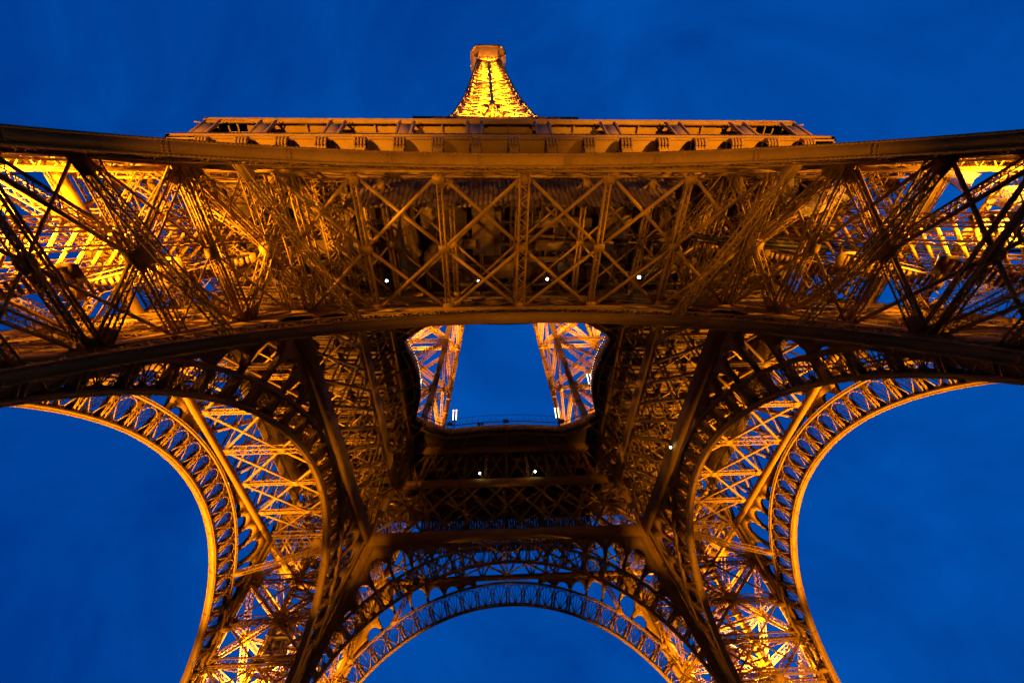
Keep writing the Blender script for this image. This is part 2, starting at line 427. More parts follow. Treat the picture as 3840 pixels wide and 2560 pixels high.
# ------------------------------------------------------------------ first-floor girders between the piers
def girder_face(wf, zb, z1, z2, z3, nx, chord, dense, depth):
    """near-face girder: chords at zb..z3, lattice between; wf(z) half width"""
    m = MB(); l = MB()
    P = lambda x, z, e=0.0: np.array([x, -(wf(z)), z])
    sl = np.array([0, wf(zb)-wf(z3), z3-zb]); sl = sl/np.linalg.norm(sl); nrm = np.cross((1, 0, 0), sl)
    for z, h in ((zb, chord), (z1, chord*0.7), (z2, chord*0.6), (z3, chord*0.6)):
        if z is None: continue
        X = (ow(z)-0.6) if dense == 1 else iw(z)+0.5
        m.bar(P(-X, z), P(X, z), depth, h, sl)
    xs = lambda z: np.linspace(-iw(z), iw(z), nx+1)
    for i in range(nx+1):
        l.lattice(P(xs(z1)[i], z1), P(xs(z3)[i], z3), 0.34, depth*0.8, nrm, ch=0.09, pitch=0.7, lace=0.06)
        l.bar(P(xs(zb)[i], zb), P(xs(z1)[i], z1), 0.26, 0.12, nrm) if dense < 2 else None
        st = dense
        for j in (i-st, i+st):
            if 0 <= j <= nx:
                for e in (-depth*0.35, depth*0.35):
                    l.bar(P(xs(zb)[i], zb)+nrm*e, P(xs(z1)[j], z1)+nrm*e, 0.34, 0.07, nrm)
        for j in (i-1, i+1):
            if 0 <= j <= nx:
                l.bar(P(xs(z1)[i], z1), P(xs(z3)[j], z3), 0.20, 0.16, nrm)
    if dense == 1:
        for sg in (-1, 1):
            for i in range(4):
                f = lambda z, t: P(sg*(iw(z)*(1-t)+ow(z)*t), z)
                t0, t1 = i/4, (i+1)/4
                l.lattice(f(zb, t1), f(z3, t1), 0.34, depth*0.8, nrm, ch=0.09, pitch=0.7, lace=0.06)
                for za, zc in ((zb, z1), (z1, z3)):
                    l.bar(f(za, t0), f(zc, t1), 0.22, 0.5, nrm); l.bar(f(za, t1), f(zc, t0), 0.22, 0.5, nrm)
            l.lattice(P(sg*iw(zb+1.6), zb+1.6), P(sg*ow(zb+1.6), zb+1.6), 0.6, 1.6, nrm, ch=0.16, pitch=0.8, lace=0.1)
    return m, l
def in_face(z): return 46.8-0.5285*z
for nm in ('o', 'i'):
    if nm == 'o': m, l = girder_face(ow, 44.55, 50.8, None, 57.0, 10, 1.0, 1, 1.0)
    else: m, l = girder_face(lambda z: in_face(z), 44.5, 52.0, None, 57.1, 10, 1.9, 2, 1.0)
    first = m.build("girder", IRON, TOWER); l.build("girder_lattice", IRON, first)
    for k in range(1, 4): copy_tree(first, TOWER, k*math.pi/2)

# ------------------------------------------------------------------ horizontal wind bracing between inner and outer arches
st = MB(); xb = MB()
def hbrace(z, y0, y1, xs, heavy, w, gw):
    ym = (y0+y1)/2
    for i, x in enumerate(xs):
        if heavy[i]: st.lattice((x, y0, z), (x, y1, z), 0.85, 0.7, (0, 0, 1), ch=0.14, pitch=0.8, lace=0.09)
        else: st.lattice((x, y0, z), (x, y1, z), 0.42, 0.42, (0, 0, 1), ch=0.15, pitch=0.45, lace=0.10)
        if not heavy[i] or gw > 0.9:
            for y in (y0+0.5, ym, y1-0.5): st.box((x, y, z-0.3), (1.05 if gw > 0.9 else 0.7, 0.8, 0.06))
    for i in range(len(xs)-1):
        for ya, yb in ((y0, ym), (ym, y1)):
            xb.bar((xs[i], ya, z), (xs[i+1], yb, z), 0.30*gw, 0.16); xb.bar((xs[i], yb, z-0.18), (xs[i+1], ya, z-0.18), 0.30*gw, 0.16)
            xb.bar((xs[i], ya, z+0.1), (xs[i+1], yb, z+0.1), 0.12*gw, 0.3)
XS = [-21.5, -14.6, -7.1, 0.5, 8.1, 15.6, 23.0]
hbrace(44.9, -ow(44.9)+0.6, -23.4, XS, [1, 0, 0, 1, 0, 0, 1], 0.4, 1.0)
xb2, xb = xb, MB()
hbrace(51.5, -ow(51.5)+0.6, -20.3, [x*0.93 for x in XS], [1, 0, 0, 0, 0, 0, 1], 0.4, 0.7)
# struts between the two rings down the haunches, and flat bars in the pier side walls
k = 9
hs = MB()
for sg in (-1, 1):
    for a_o in (20.0, 28.0, 36.0, 44.0, 52.0):
        p = A_OUT.P(sg*a_o, 0.5 if a_o in (36.0, 52.0) else 3.6); z = p[2]
        best = min(np.linspace(5, A_IN.sMax, 200), key=lambda a: abs(A_IN.xz(a, 0.5)[1]-z))
        q = A_IN.P(sg*best, 1.2)
        hs.lattice(p, q, 0.6, 0.6, (0, 0, 1), ch=0.11, pitch=0.6, lace=0.07)
        hs.plate(p+unit(q-p)*0.9, q-p, (1, 0, 0), 1.6, 0.75, 0.7)
st_o = st.build("wind_brace", IRON, TOWER); xb.build("diagonal_brace", IRON, st_o); xb2.build("diagonal_brace", IRON, st_o); hs.build("arch_strut", IRON, st_o)
for k in range(1, 4): copy_tree(st_o, TOWER, k*math.pi/2)
# finer diagonal flats in the pier faces that look on to the arches
ff = MB()
for sg in (-1, 1):
    zs = [24.5, 29.5, 34.5, 39.5, 44.5]
    for z0, z1 in zip(zs[:-1], zs[1:]):
        for half in (0, 1):
            def pt(z, t): return np.array([sg*iw(z), -(ow(z)*(1-t)+iw(z)*t), z])
            t0, t1 = half/2, half/2+0.5
            ff.bar(pt(z0, t0), pt(z1, t1), 0.30, 0.1, (1, 0, 0.4)); ff.bar(pt(z0, t1), pt(z1, t0), 0.30, 0.1, (1, 0, 0.4))
        ff.lattice(pt(z0, 0), pt(z0, 1), 0.5, 0.5, (0, 0, 1), ch=0.1, pitch=0.55, lace=0.07)
        ff.plate(pt(z0, 0.5), (0, 1, 0), (0, 0, 1), 1.0, 1.0, 0.6); ff.plate(pt(z0, 0.04), (0, 1, 0), (0, 0, 1), 1.8, 1.2, 0.08)
fo = ff.build("pier_side_bracing", IRON, TOWER)
for k in range(1, 4): copy_tree(fo, TOWER, k*math.pi/2)

# ------------------------------------------------------------------ first floor
HOLE = []
def hole_edge():
    xs = [0, 3, 6, 8, 9.5, 11.5, 13.5, 15.2]; ys = [11.5, 11.55, 11.85, 12.1, 12.25, 11.3, 9.9, 8.6]
    xs2 = [14.7, 14.2, 13.85, 13.7, 13.65]; ys2 = [6.6, 5.0, 3.2, 1.6, 0.0]
    q = list(zip(xs, ys))+list(zip(xs2, ys2))
    top = q; right_low = [(x, -y) for x, y in reversed(q[:-1])]
    half = top+right_low                                       # from (0,11.5) clockwise to (0,-11.5)
    left = [(-x, y) for x, y in reversed(half[1:-1])]
    return half+left
HOLE = hole_edge()
fl = MB(); rim_ = MB()
def square_hit(x, y, w): s = w/max(abs(x), abs(y)); return x*s, y*s
zt, zb = 58.0, 57.35
nH = len(HOLE)
for i in range(nH):
    (x0, y0), (x1, y1) = HOLE[i], HOLE[(i+1) % nH]
    a0 = square_hit(x0, y0, 16.9); a1 = square_hit(x1, y1, 16.9)
    v = [(x0, y0), (x1, y1), a1, a0]
    fl.raw([(*p, zb) for p in v]+[(*p, zt) for p in v], [[3, 2, 1, 0], [4, 5, 6, 7], [0, 1, 5, 4]])
    rim_.bar((x0, y0, 57.7), (x1, y1, 57.7), 0.16, 1.1)
    rim_.bar((x0*1.06, y0*1.06, 56.9), (x1*1.06, y1*1.06, 56.9), 0.14, 0.5)
    # curved brackets that carry the balcony out from the girder
    if i % 2 == 0:
        p0 = np.array([x0*1.02, y0*1.02, 57.2]); qx, qy = square_hit(x0, y0, 18.2); p1 = np.array([qx, qy, 53.2])
        pts = [p0*(1-t)+p1*t+np.array([0, 0, -1.6*math.sin(math.pi*t)*0.0])+np.array([x0, y0, 0])*0.06*math.sin(math.pi*t) for t in np.linspace(0, 1, 7)]
        rim_.chain(pts, 0.14, 0.3)
# four arms of the floor, between the piers
for k in range(4):
    c, s_ = round(math.cos(k*math.pi/2)), round(math.sin(k*math.pi/2))
    R2 = lambda x, y: (c*x-s_*y, s_*x+c*y)
    v = [R2(-16.9, -33.2), R2(33.2, -33.2), R2(33.2, -16.9), R2(-16.9, -16.9)]
    fl.raw([(*p, zb) for p in v]+[(*p, zt) for p in v], [[3, 2, 1, 0], [4, 5, 6, 7]])
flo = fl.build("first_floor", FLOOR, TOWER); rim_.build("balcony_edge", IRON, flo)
jb = MB()
for k in range(4):
    c, s_ = round(math.cos(k*math.pi/2)), round(math.sin(k*math.pi/2))
    T3 = lambda x, y, z: (c*x-s_*y, s_*x+c*y, z)
    for x in np.linspace(-15, 15, 9): jb.bar(T3(x, -32.8, 56.85), T3(x, -17.2, 56.85), 0.25, 1.0)
    for y in (-30.6, -27.6, -24.6, -21.6, -18.6): jb.bar(T3(-16.8, y, 56.7), T3(16.8, y, 56.7), 0.3, 0.75)
    for x in np.linspace(18, 32, 7): jb.bar(T3(x, -32.8, 56.95), T3(x, -17.2, 56.95), 0.25, 0.8)
    for y in (-30.0, -26.2, -22.4, -18.6): jb.bar(T3(17.2, y, 56.8), T3(32.6, y, 56.8), 0.3, 0.7)
    for x in np.linspace(-16, 16, 33): jb.bar(T3(x, -32.8, 57.2), T3(x, -17.2, 57.2), 0.1, 0.3)
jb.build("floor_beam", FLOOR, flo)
sc = MB()
for x in np.arange(-16.4, 16.5, 0.5): sc.box((x, -34.0-0.0*x, 52.2), (0.44, 0.12, 10.3))
for z in (48.5, 51.4, 54.0, 56.6): sc.box((0, -33.85, z), (33, 0.16, 0.3))
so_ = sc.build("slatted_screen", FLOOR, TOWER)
for k in range(1, 4): copy_tree(so_, TOWER, k*math.pi/2)
# panels and trays hung under the near side of the floor
hp = MB()
rr = random.Random(3)
for (x0, x1, y0, y1, z) in ((-10.5, -5.2, -31.5, -27.5, 55.2), (-4.6, -1.2, -31.5, -24.0, 55.0), (-13.8, -11.2, -30.5, -22.0, 55.3), (1.4, 9.5, -28.6, -27.6, 55.1), (3.0, 12.5, -25.5, -24.6, 54.9), (10.5, 14.2, -31.5, -26.0, 55.3),
                            (-9.8, -5.6, -24.5, -22.0, 55.2), (6.0, 8.5, -23.8, -21.6, 55.1), (-2.0, 0.8, -23.0, -20.5, 55.2)):
    hp.box(((x0+x1)/2, (y0+y1)/2, z+0.5), (x1-x0, y1-y0, 1.2))
for j in range(26):
    x = rr.uniform(-15, 15); y = rr.uniform(-31.5, -20); L = rr.uniform(2, 7)
    if rr.random() < .5: hp.bar((x, y, rr.uniform(54.6, 55.8)), (x+L, y, 55.0), 0.14)
    else: hp.bar((x, y, rr.uniform(54.6, 55.8)), (x, min(-19, y+L), 55.2), 0.16)
hp.build("service_tray", DUCT, flo)

# ------------------------------------------------------------------ first-floor gallery with consoles, promenade posts and roof
GW = 36.9
ga = MB()
def band4(mb, y, z0, z1, t, X):   # near-side wall strip
    mb.box((0, -y+t/2, (z0+z1)/2), (2*X, t, z1-z0))
band4(ga, GW-1.6, 53.6, 57.05, 0.3, GW-1.9)          # name frieze
ga.box((0, -(GW+32.9)/2+0.2, 57.33), (2*GW, GW-32.9, 0.36))   # promenade deck
band4(ga, GW, 57.152, 57.75, 0.22, GW)               # deck edge moulding
band4(ga, GW+0.15, 57.752, 57.95, 0.45, GW+0.15)
first = ga.build("gallery", IRON, TOWER); first.location.z = 0.7
for x in np.arange(-8, 9)*4.1+0.2:                       # consoles
    c = MB()
    prof = [(-0.05, 57.14), (-0.05, 56.2), (-0.30, 55.5), (-0.75, 55.1), (-1.05, 54.4), (-1.25, 53.7), (-1.62, 53.7), (-1.62, 57.14)]
    for hx in (0.50,):
        rings = [[np.array([x-hx, -GW-py, z]), np.array([x+hx, -GW-py, z])] for py, z in prof]
        for (a, b), (c2, d) in zip(rings[:-1], rings[1:]): c.raw([a, b, d, c2], [[0, 1, 2, 3]])
        for s_ in (0, 1):
            pl = [r[s_] for r in rings]
            for i in range(1, len(pl)-2, 1): c.raw([pl[0] if i < 5 else pl[0], pl[i], pl[i+1], pl[-1]], [[0, 1, 2, 3]]) if i >= 1 else None
    for t in (-0.52, -0.17, 0.17, 0.52):              # scroll drums
        for (py, z, r) in ((-0.45, 56.2, 0.75), (-1.15, 54.5, 0.45)):
            pts = [np.array([x+t, -GW-py+r*math.cos(u), z+r*math.sin(u)]) for u in np.linspace(0, 2*math.pi, 11)]
            c.chain(pts, 0.24, 0.2, (1, 0, 0))
    c.box((x, -GW+0.55, 56.96), (0.8, 1.0, 0.3))
    c.build("console", IRON, first)
ro = MB()
ZR = 64.9
ro.box((0, -(GW-0.5+31.5)/2, ZR+0.35), (2*(GW-0.6), GW-0.5-31.5, 0.22))
band4(ro, GW-0.65, ZR-0.1, ZR+0.6, 0.25, GW-0.65); band4(ro, GW-0.48, ZR+0.602, ZR+0.8, 0.5, GW-0.48)
band4(ro, 31.9, 58.0, ZR+0.24, 0.3, 31.9)            # back wall of the promenade
for x in np.arange(-8, 9)*4.06:                       # rafters
    ro.bar((x, -GW+0.8, ZR+0.1), (x, -32, ZR+0.1), 0.16, 0.26)
for y in (34.9, 33.6): ro.bar((-GW+1.2, -y, ZR+0.14), (GW-1.2, -y, ZR+0.14), 0.14, 0.2)
for x in np.arange(-8, 8)*4.06+2.03:                  # window mullions in the back wall
    ro.bar((x-0.5, -32.0, 59), (x-0.5, -32.0, 63), 0.12); ro.bar((x+0.5, -32.0, 59), (x+0.5, -32.0, 63), 0.12); ro.bar((x-1.8, -32.0, 60.0), (x, -32.0, 63.4), 0.14, 0.1); ro.bar((x+1.8, -32.0, 60.0), (x, -32.0, 63.4), 0.14, 0.1)
ro.build("gallery_roof", IRON, first)
for x in np.arange(-4.5, 5)*8.2:                       # paired promenade posts
    x = max(-35.2, min(35.2, x))
    c = MB()
    for dx in (-0.85, 0.85):
        c.bar((x+dx, -GW+0.75, 57.95), (x+dx, -GW+0.75, ZR+0.24), 0.28, 0.4)
        for t in np.linspace(0, 1, 6)[:-1]:
            u0, u1 = t*math.pi/2, (t+.2)*math.pi/2; sg = 1 if dx > 0 else -1
            c.bar((x+dx+sg*1.3*(1-math.cos(u0)), -GW+0.75, ZR-1.3+1.3*math.sin(u0)), (x+dx+sg*1.3*(1-math.cos(u1)), -GW+0.75, ZR-1.3+1.3*math.sin(u1)), 0.1, 0.16, (0, 1, 0))
    c.box((x, -GW+0.75, 61.1), (1.4, 0.12, 6.2))
    c.build("promenade_post", IRON, first)
ra = MB()
for z in (58.3, 58.6, 59.1): ra.bar((-GW+0.1, -GW+0.15, z), (GW-0.1, -GW+0.15, z), 0.06)
for x in np.arange(-GW+0.2, GW, 0.45): ra.bar((x, -GW+0.15, 57.95), (x, -GW+0.15, 59.1), 0.035)
ra.build("gallery_railing", DARK, first)
for k in range(1, 4):
    c = first.copy(); COL.objects.link(c); c.parent = TOWER; c.rotation_euler.z = k*math.pi/2
    for ch in list(first.children):
        if ch.name.startswith(("gallery_roof", "gallery_railing")):
            d = ch.copy(); COL.objects.link(d); d.parent = c
# balcony railing round the central opening
rl = MB(); n = len(HOLE)
pts = np.array([(x*1.01, y*1.01, 58.0) for x, y in HOLE]+[(HOLE[0][0]*1.01, HOLE[0][1]*1.01, 58.0)])
seg = np.linalg.norm(np.diff(pts, axis=0), axis=1); cum = np.concatenate([[0], np.cumsum(seg)])
def along(d): return np.array([np.interp(d, cum, pts[:, i]) for i in range(3)])
for z, w in ((1.12, 0.12), (0.12, 0.08)): rl.chain(pts+(0, 0, z), w, w)
dd = np.arange(0, cum[-1], 0.34)
P0 = np.array([along(d) for d in dd]); rl.bars(P0, P0+(0, 0, 1.1), 0.05, 0.05)
dd = np.arange(0, cum[-1], 1.05)
P0 = np.array([along(d) for d in dd]); P1 = P0*np.array([0.985, 0.985, 1])+(0, 0, 2.45)
rl.bars(P0+(0, 0, 1.1), P1, 0.05, 0.05); P1c = np.concatenate([P1, P1[:1]]); rl.chain(P1c, 0.05); rl.chain(np.concatenate([(P0+P1)/2, (P0[:1]+P1[:1])/2])+(0, 0, .3), 0.03)
rl.build("balcony_railing", DARK, flo)

# ------------------------------------------------------------------ upper legs, first to second floor
UL = [57.6, 69, 81, 92.5, 104, 116]
for sx in (-1, 1):
    for sy in (-1, 1):
        pier_parts(sx, sy, UL, 0.9, 0.55, "upper_leg", 0.06, False)
# ------------------------------------------------------------------ second floor
sf = MB()
sf.box((0, 0, 117.0), (41.0, 41.0, 2.4)); sf.box((0, 0, 120.6), (38.0, 38.0, 4.6))
sf.box((0, 0, 124.3), (38.6, 38.6, 2.4)); sf.box((0, 0, 125.65), (39.0, 39.0, 0.3))
for k in range(4):
    c, s_ = round(math.cos(k*math.pi/2)), round(math.sin(k*math.pi/2))
    for x in np.linspace(-18.5, 18.5, 13):
        sf.box((c*x+s_*19.42, s_*x-c*19.42, 124.2), (0.3, 0.3, 1.6))
sf.build("second_floor", IRON, TOWER)
# ------------------------------------------------------------------ spire
zs = [125.0]
while zs[-1] < 262: zs.append(zs[-1]+ow(zs[-1])*0.92)
zs[-1] = 266.6
spm = MB(); spb = MB()
for a in (-1, 1):
    for b in (-1, 1):
        spm.chain([(a*ow(z), b*ow(z), z) for z in zs], 0.7)
for k in range(4):
    c, s_ = round(math.cos(k*math.pi/2)), round(math.sin(k*math.pi/2))
    T3 = lambda x, y, z: np.array((c*x-s_*y, s_*x+c*y, z))
    for sg in (-1, 1):
        spm.chain([T3(sg*max(iw(z), 0.28), -ow(z), z) for z in zs], 0.55)
    for z0, z1 in zip(zs[:-1], zs[1:]):
        zm = (z0+z1)/2
        for sg in (-1, 1):
            a0, b0, a1, b1 = T3(sg*iw(z0), -ow(z0), z0), T3(sg*ow(z0), -ow(z0), z0), T3(sg*iw(z1), -ow(z1), z1), T3(sg*ow(z1), -ow(z1), z1)
            nrm = T3(0, -1, 0)
            spb.bar(a0, b1, 0.42, 0.25, nrm); spb.bar(b0, a1, 0.42, 0.25, nrm); spb.bar(a1, b1, 0.5, 0.25, nrm)
            spb.plate((a0+b0+a1+b1)/4, b0-a0, (0, 0, 1), 0.9, 0.9, 0.34)
            # inner walls of the leg, towards the lift shaft
            i0, i1 = T3(sg*iw(z0), -iw(z0)*1.02-0.3, z0), T3(sg*iw(z1), -iw(z1)*1.02-0.3, z1)
            spb.bar(b0, i1, 0.3, 0.2, nrm); spb.bar(i0, b1, 0.3, 0.2, nrm); spb.bar(i1, b1, 0.3, 0.2, nrm); spb.bar(i0, a1, 0.3, 0.2, nrm); spb.bar(i1, a1, 0.3, 0.2, nrm)
        if iw(z0) > 0.4:
            spb.bar(T3(-iw(z0), -ow(z0), z0), T3(iw(z1), -ow(z1), z1), 0.2, 0.2, (0, 0, 1)); spb.bar(T3(iw(z0), -ow(z0), z0), T3(-iw(z1), -ow(z1), z1), 0.2, 0.2, (0, 0, 1))
        # floors of bracing across
        spb.bar(T3(-ow(z1), -ow(z1), z1), T3(ow(z1), ow(z1), z1), 0.3, 0.3); spb.bar(T3(-ow(zm)*.5, -ow(zm), zm), T3(ow(zm)*.5, ow(zm), zm), 0.25, 0.25)
so = spm.build("spire", IRON, TOWER); spb.build("spire_lattice", IRON, so)
ls = MB()
for a in (-1, 1):
    for b in (-1, 1): ls.lattice((a*1.6, b*1.6, 125), (a*1.6, b*1.6, 268), 0.7, 0.7, (1, 0, 0), ch=0.14, pitch=1.0, lace=0.09)
for z in np.arange(127, 268, 3.0):
    ls.box((0, 0, z), (4.0, 0.22, 0.22)); ls.box((0, 0, z+0.25), (0.22, 4.0, 0.22))
ls.box((0, 0, 198.2), (9.0, 9.0, 0.5))
for a in (-1, 1): ls.box((a*3.2, 0, 199.5), (1.2, 6.0, 2.2))
ls.build("lift_shaft", IRON, so)
# ------------------------------------------------------------------ summit
su = MB()
def octo(w, cut, z): return [np.array((x, y, z)) for x, y in ((-w+cut, -w), (w-cut, -w), (w, -w+cut), (w, w-cut), (w-cut, w), (-w+cut, w), (-w, w-cut), (-w, -w+cut))]
o0, o1, o2, o3 = octo(5.0, 0.6, 266.8), octo(6.6, 1.8, 271.0), octo(8.1, 2.4, 274.7), octo(8.1, 2.4, 276.6)
def skin(mb, A, B):
    for i in range(len(A)): mb.raw([A[i], A[(i+1) % len(A)], B[(i+1) % len(B)], B[i]], [[0, 1, 2, 3]])
su.box((0, 0, 266.9), (10.0, 10.0, 0.3))
skin(su, o1, o2); skin(su, o0, o1); skin(su, o2, o3); su.fan(o3)
for i in range(8): su.bar(o2[i]*[1.015, 1.015, 1], o2[(i+1) % 8]*[1.015, 1.015, 1], 0.35); su.bar(o3[i]*[1.02, 1.02, 1], o3[(i+1) % 8]*[1.02, 1.02, 1], 0.4); su.bar(o1[i], o2[i], 0.3); su.bar(o0[i], o1[i], 0.3)
for sgx in (-1, 1):
    for t in (-0.5, 0, 0.5): su.bar((t*8, sgx*5.4, 267.5), (t*10, sgx*8.0, 274.5), 0.25); su.bar((sgx*5.4, t*8, 267.5), (sgx*8.0, t*10, 274.5), 0.25)
su.box((0, 0, 283.0), (9.5, 9.5, 6.5)); su.box((0, 0, 287.0), (5.0, 5.0, 3.0)); su.bar((0, 0, 288), (0, 0, 318), 0.9)
sm = su.build("summit_cabin", IRON, TOWER)
an = MB(); an.bar((-2.6, -5.3, 267.2), (5.3, -8.1, 276.6), 0.08)
for x in (-1.7, 0.5, 5.2): an.bar((x, -8.1, 276.6), (x*1.06, -8.4, 279.2), 0.14)
for x in (-2.4, -0.2, 1.8): an.bar((x, -5.3, 267.2), (x, -5.9, 269.4), 0.22)
an.build("antenna", mat("pale_antenna", (0.5, 0.4, 0.28), 0.5), sm)

# ------------------------------------------------------------------ lamps
def uv_ball(mb, c, r, n=8, m=6):
    c = np.array(c, float); rings = []
    for i in range(m+1):
        t = math.pi*i/m; rings.append([c+r*np.array((math.sin(t)*math.cos(u), math.sin(t)*math.sin(u), math.cos(t))) for u in np.linspace(0, 2*math.pi, n, endpoint=False)])
    mb.sweep(rings)
BULBS = [((-15.26, -21.05, 54.0), .16, "white bulkhead lamp, leftmost of the row under the near floor"), ((-4.05, -20.97, 54), .11, "small dim bulkhead lamp between the two middle diagonals under the near floor"),
         ((4.57, -21.05, 54), .16, "white bulkhead lamp just right of the heavy centre strut"), ((16.19, -21.17, 54), .20, "white bulkhead lamp at a crossing of braces, rightmost of the near row"),
         ((-4.69, 17.9, 53.0), .17, "left one of two white lamps under the far balcony"), ((4.91, 17.9, 53.0), .17, "right one of two white lamps under the far balcony"), ((22.3, 0.6, 44.2), .15, "lone white lamp on the right inner arch spandrel")]
for loc, r, lab in BULBS:
    e = tag(empty("bulkhead_lamp", loc), lab, "lamp", "white bulkhead lamps under the first floor")
    b = MB(); uv_ball(b, (0, 0, 0), r); b.build("glow_ball", BULB, e)
    b = MB(); b.box((0, 0, r+0.06), (r*2.2, r*2.2, 0.12)); b.bar((0, 0, r+.12), (0, 0, r+1.2), 0.06); b.build("lamp_bracket", DARK, e)
LP = [((-9.0, 12.3), "twin tube lamp post at the left end of the far balcony"), ((9.3, 12.4), "twin tube lamp post at the right end of the far balcony"),
      ((-14.5, 4.4), "twin tube lamp post beside the left edge of the opening"), ((14.2, 4.0), "twin tube lamp post beside the right edge of the opening")]
for (x, y), lab in LP:
    e = tag(empty("lamp_post", (x, y, 58.0)), lab, "lamp post", "twin tube lamp posts round the opening")
    b = MB(); b.bar((0, 0, 0), (0, 0, 2.2), 0.16); b.bar((-0.32, 0, 2.2), (0.32, 0, 2.2), 0.14); b.build("pole", DARK, e)
    for dx in (-0.27, 0.27):
        b = MB(); rings = [[np.array((dx+0.06*math.cos(u), 0.06*math.sin(u), z)) for u in np.linspace(0, 2*math.pi, 8, endpoint=False)] for z in (2.3, 4.5)]
        b.sweep(rings); uv_ball(b, (dx, 0, 4.55), 0.12); b.build("tube_lamp", GLOW, e)
# ------------------------------------------------------------------ safety nets hung in the right-hand near pier
def net_material():
    m = bpy.data.materials.new("woven_netting"); m.use_nodes = True
    nt = m.node_tree; N = nt.nodes; L = nt.links; b = N["Principled BSDF"]; out = N["Material Output"]
    b.inputs['Base Color'].default_value = (0.34, 0.26, 0.14, 1); b.inputs['Roughness'].default_value = 0.8
    tc = N.new("ShaderNodeTexCoord"); ck = N.new("ShaderNodeTexVoronoi"); ck.inputs['Scale'].default_value = 7.0
    rp = N.new("ShaderNodeValToRGB"); rp.color_ramp.elements[0].position = 0.30; rp.color_ramp.elements[1].position = 0.42
    rp.color_ramp.elements[0].color = (0, 0, 0, 1); rp.color_ramp.elements[1].color = (1, 1, 1, 1)
    tr = N.new("ShaderNodeBsdfTransparent"); mx = N.new("ShaderNodeMixShader")
    L.new(tc.outputs['Object'], ck.inputs['Vector']); L.new(ck.outputs['Distance'], rp.inputs['Fac'])
    L.new(rp.outputs['Color'], mx.inputs['Fac']); L.new(tr.outputs['BSDF'], mx.inputs[1]); L.new(b.outputs['BSDF'], mx.inputs[2]); L.new(mx.outputs['Shader'], out.inputs['Surface'])
    return m
NET = net_material()
def net(corners, sag, label):
    c = np.array(corners, float); n = 10; o = c.mean(0); m = MB(); pts = np.zeros((n+1, n+1, 3))
    for i in range(n+1):
        for j in range(n+1):
            u, v = i/n, j/n
            p = c[0]*(1-u)*(1-v)+c[1]*u*(1-v)+c[2]*u*v+c[3]*(1-u)*v
            p = p-o; p[2] -= sag*16*u*(1-u)*v*(1-v); p[2] += 0.10*math.sin(7*u+3*v); pts[i, j] = p
    idx = np.arange((n+1)**2).reshape(n+1, n+1)
    m.raw(pts.reshape(-1, 3), np.stack([idx[:-1, :-1], idx[1:, :-1], idx[1:, 1:], idx[:-1, 1:]], -1).reshape(-1, 4))
    ob = m.build("safety_net", NET); ob.location = o
    for p in ob.data.polygons: p.use_smooth = True
    tag(ob, label, "safety net", "safety nets in the right-hand near pier")
    e = MB(); ring = list(pts[:, 0])+list(pts[-1, 1:])+list(pts[::-1, -1][1:])+list(pts[0, ::-1][1:]); e.chain(ring, 0.07); e.build("edge_rope", DARK, ob)
net([(24.73, -35.92, 46.50), (25.99, -37.02, 46.86), (27.66, -36.84, 46.86), (26.58, -34.25, 46.50)], 0.6, "small netting sheet nearest the heavy right-hand lattice strut")
net([(25.38, -35.56, 43.00), (28.44, -37.56, 43.60), (30.48, -36.40, 43.36), (26.49, -34.79, 43.00)], 0.9, "long sagging tan netting sheet left of the pair of blue-grey panels")
net([(33.79, -40.18, 40.00), (35.36, -40.69, 40.30), (37.87, -40.04, 40.12), (37.36, -38.43, 40.00)], 0.9, "brightly lit netting sheet hung close under the near outer arch at right")
net([(36.46, -38.96, 37.00), (37.40, -40.09, 37.36), (40.49, -40.42, 37.00), (41.51, -37.64, 37.00)], 1.2, "big netting sheet cut by the right edge of the picture, upper of two there")
net([(35.29, -36.55, 36.40), (37.63, -38.16, 37.00), (42.02, -36.69, 37.00), (39.84, -34.93, 36.40)], 1.6, "deep sagging netting sheet just above the dark cable at the right edge")
net([(33.71, -34.96, 42.00), (35.31, -36.08, 42.18), (37.46, -34.71, 42.00), (35.54, -33.71, 42.00)], 0.6, "small netting sheet beside the dark crossing of braces in the right pier")
c = MB()
pts = [(17.6, -31.4, 45.7), (21, -31.05, 45.3), (25.0, -30.8, 45.05), (29, -30.55, 45.0), (32.0, -30.4, 45.05), (36, -30.2, 45.3), (39.7, -30.0, 45.5), (43, -29.85, 45.6), (46.5, -29.75, 45.5), (50, -29.6, 45.4), (54.0, -29.5, 45.6)]
c.chain(pts, 0.26); c.chain([(x, y+0.35, z-0.2) for x, y, z in pts], 0.12); c.chain([(x, y-0.1, z+0.5) for x, y, z in pts], 0.10)
for x, y, z in pts: c.bar((x, y-0.1, z+0.5), (x, y+0.35, z-0.2), 0.07)
tag(c.build("cable_bundle", DARK), "dark sagging cable bundle strung across the right-hand near pier", "cable")
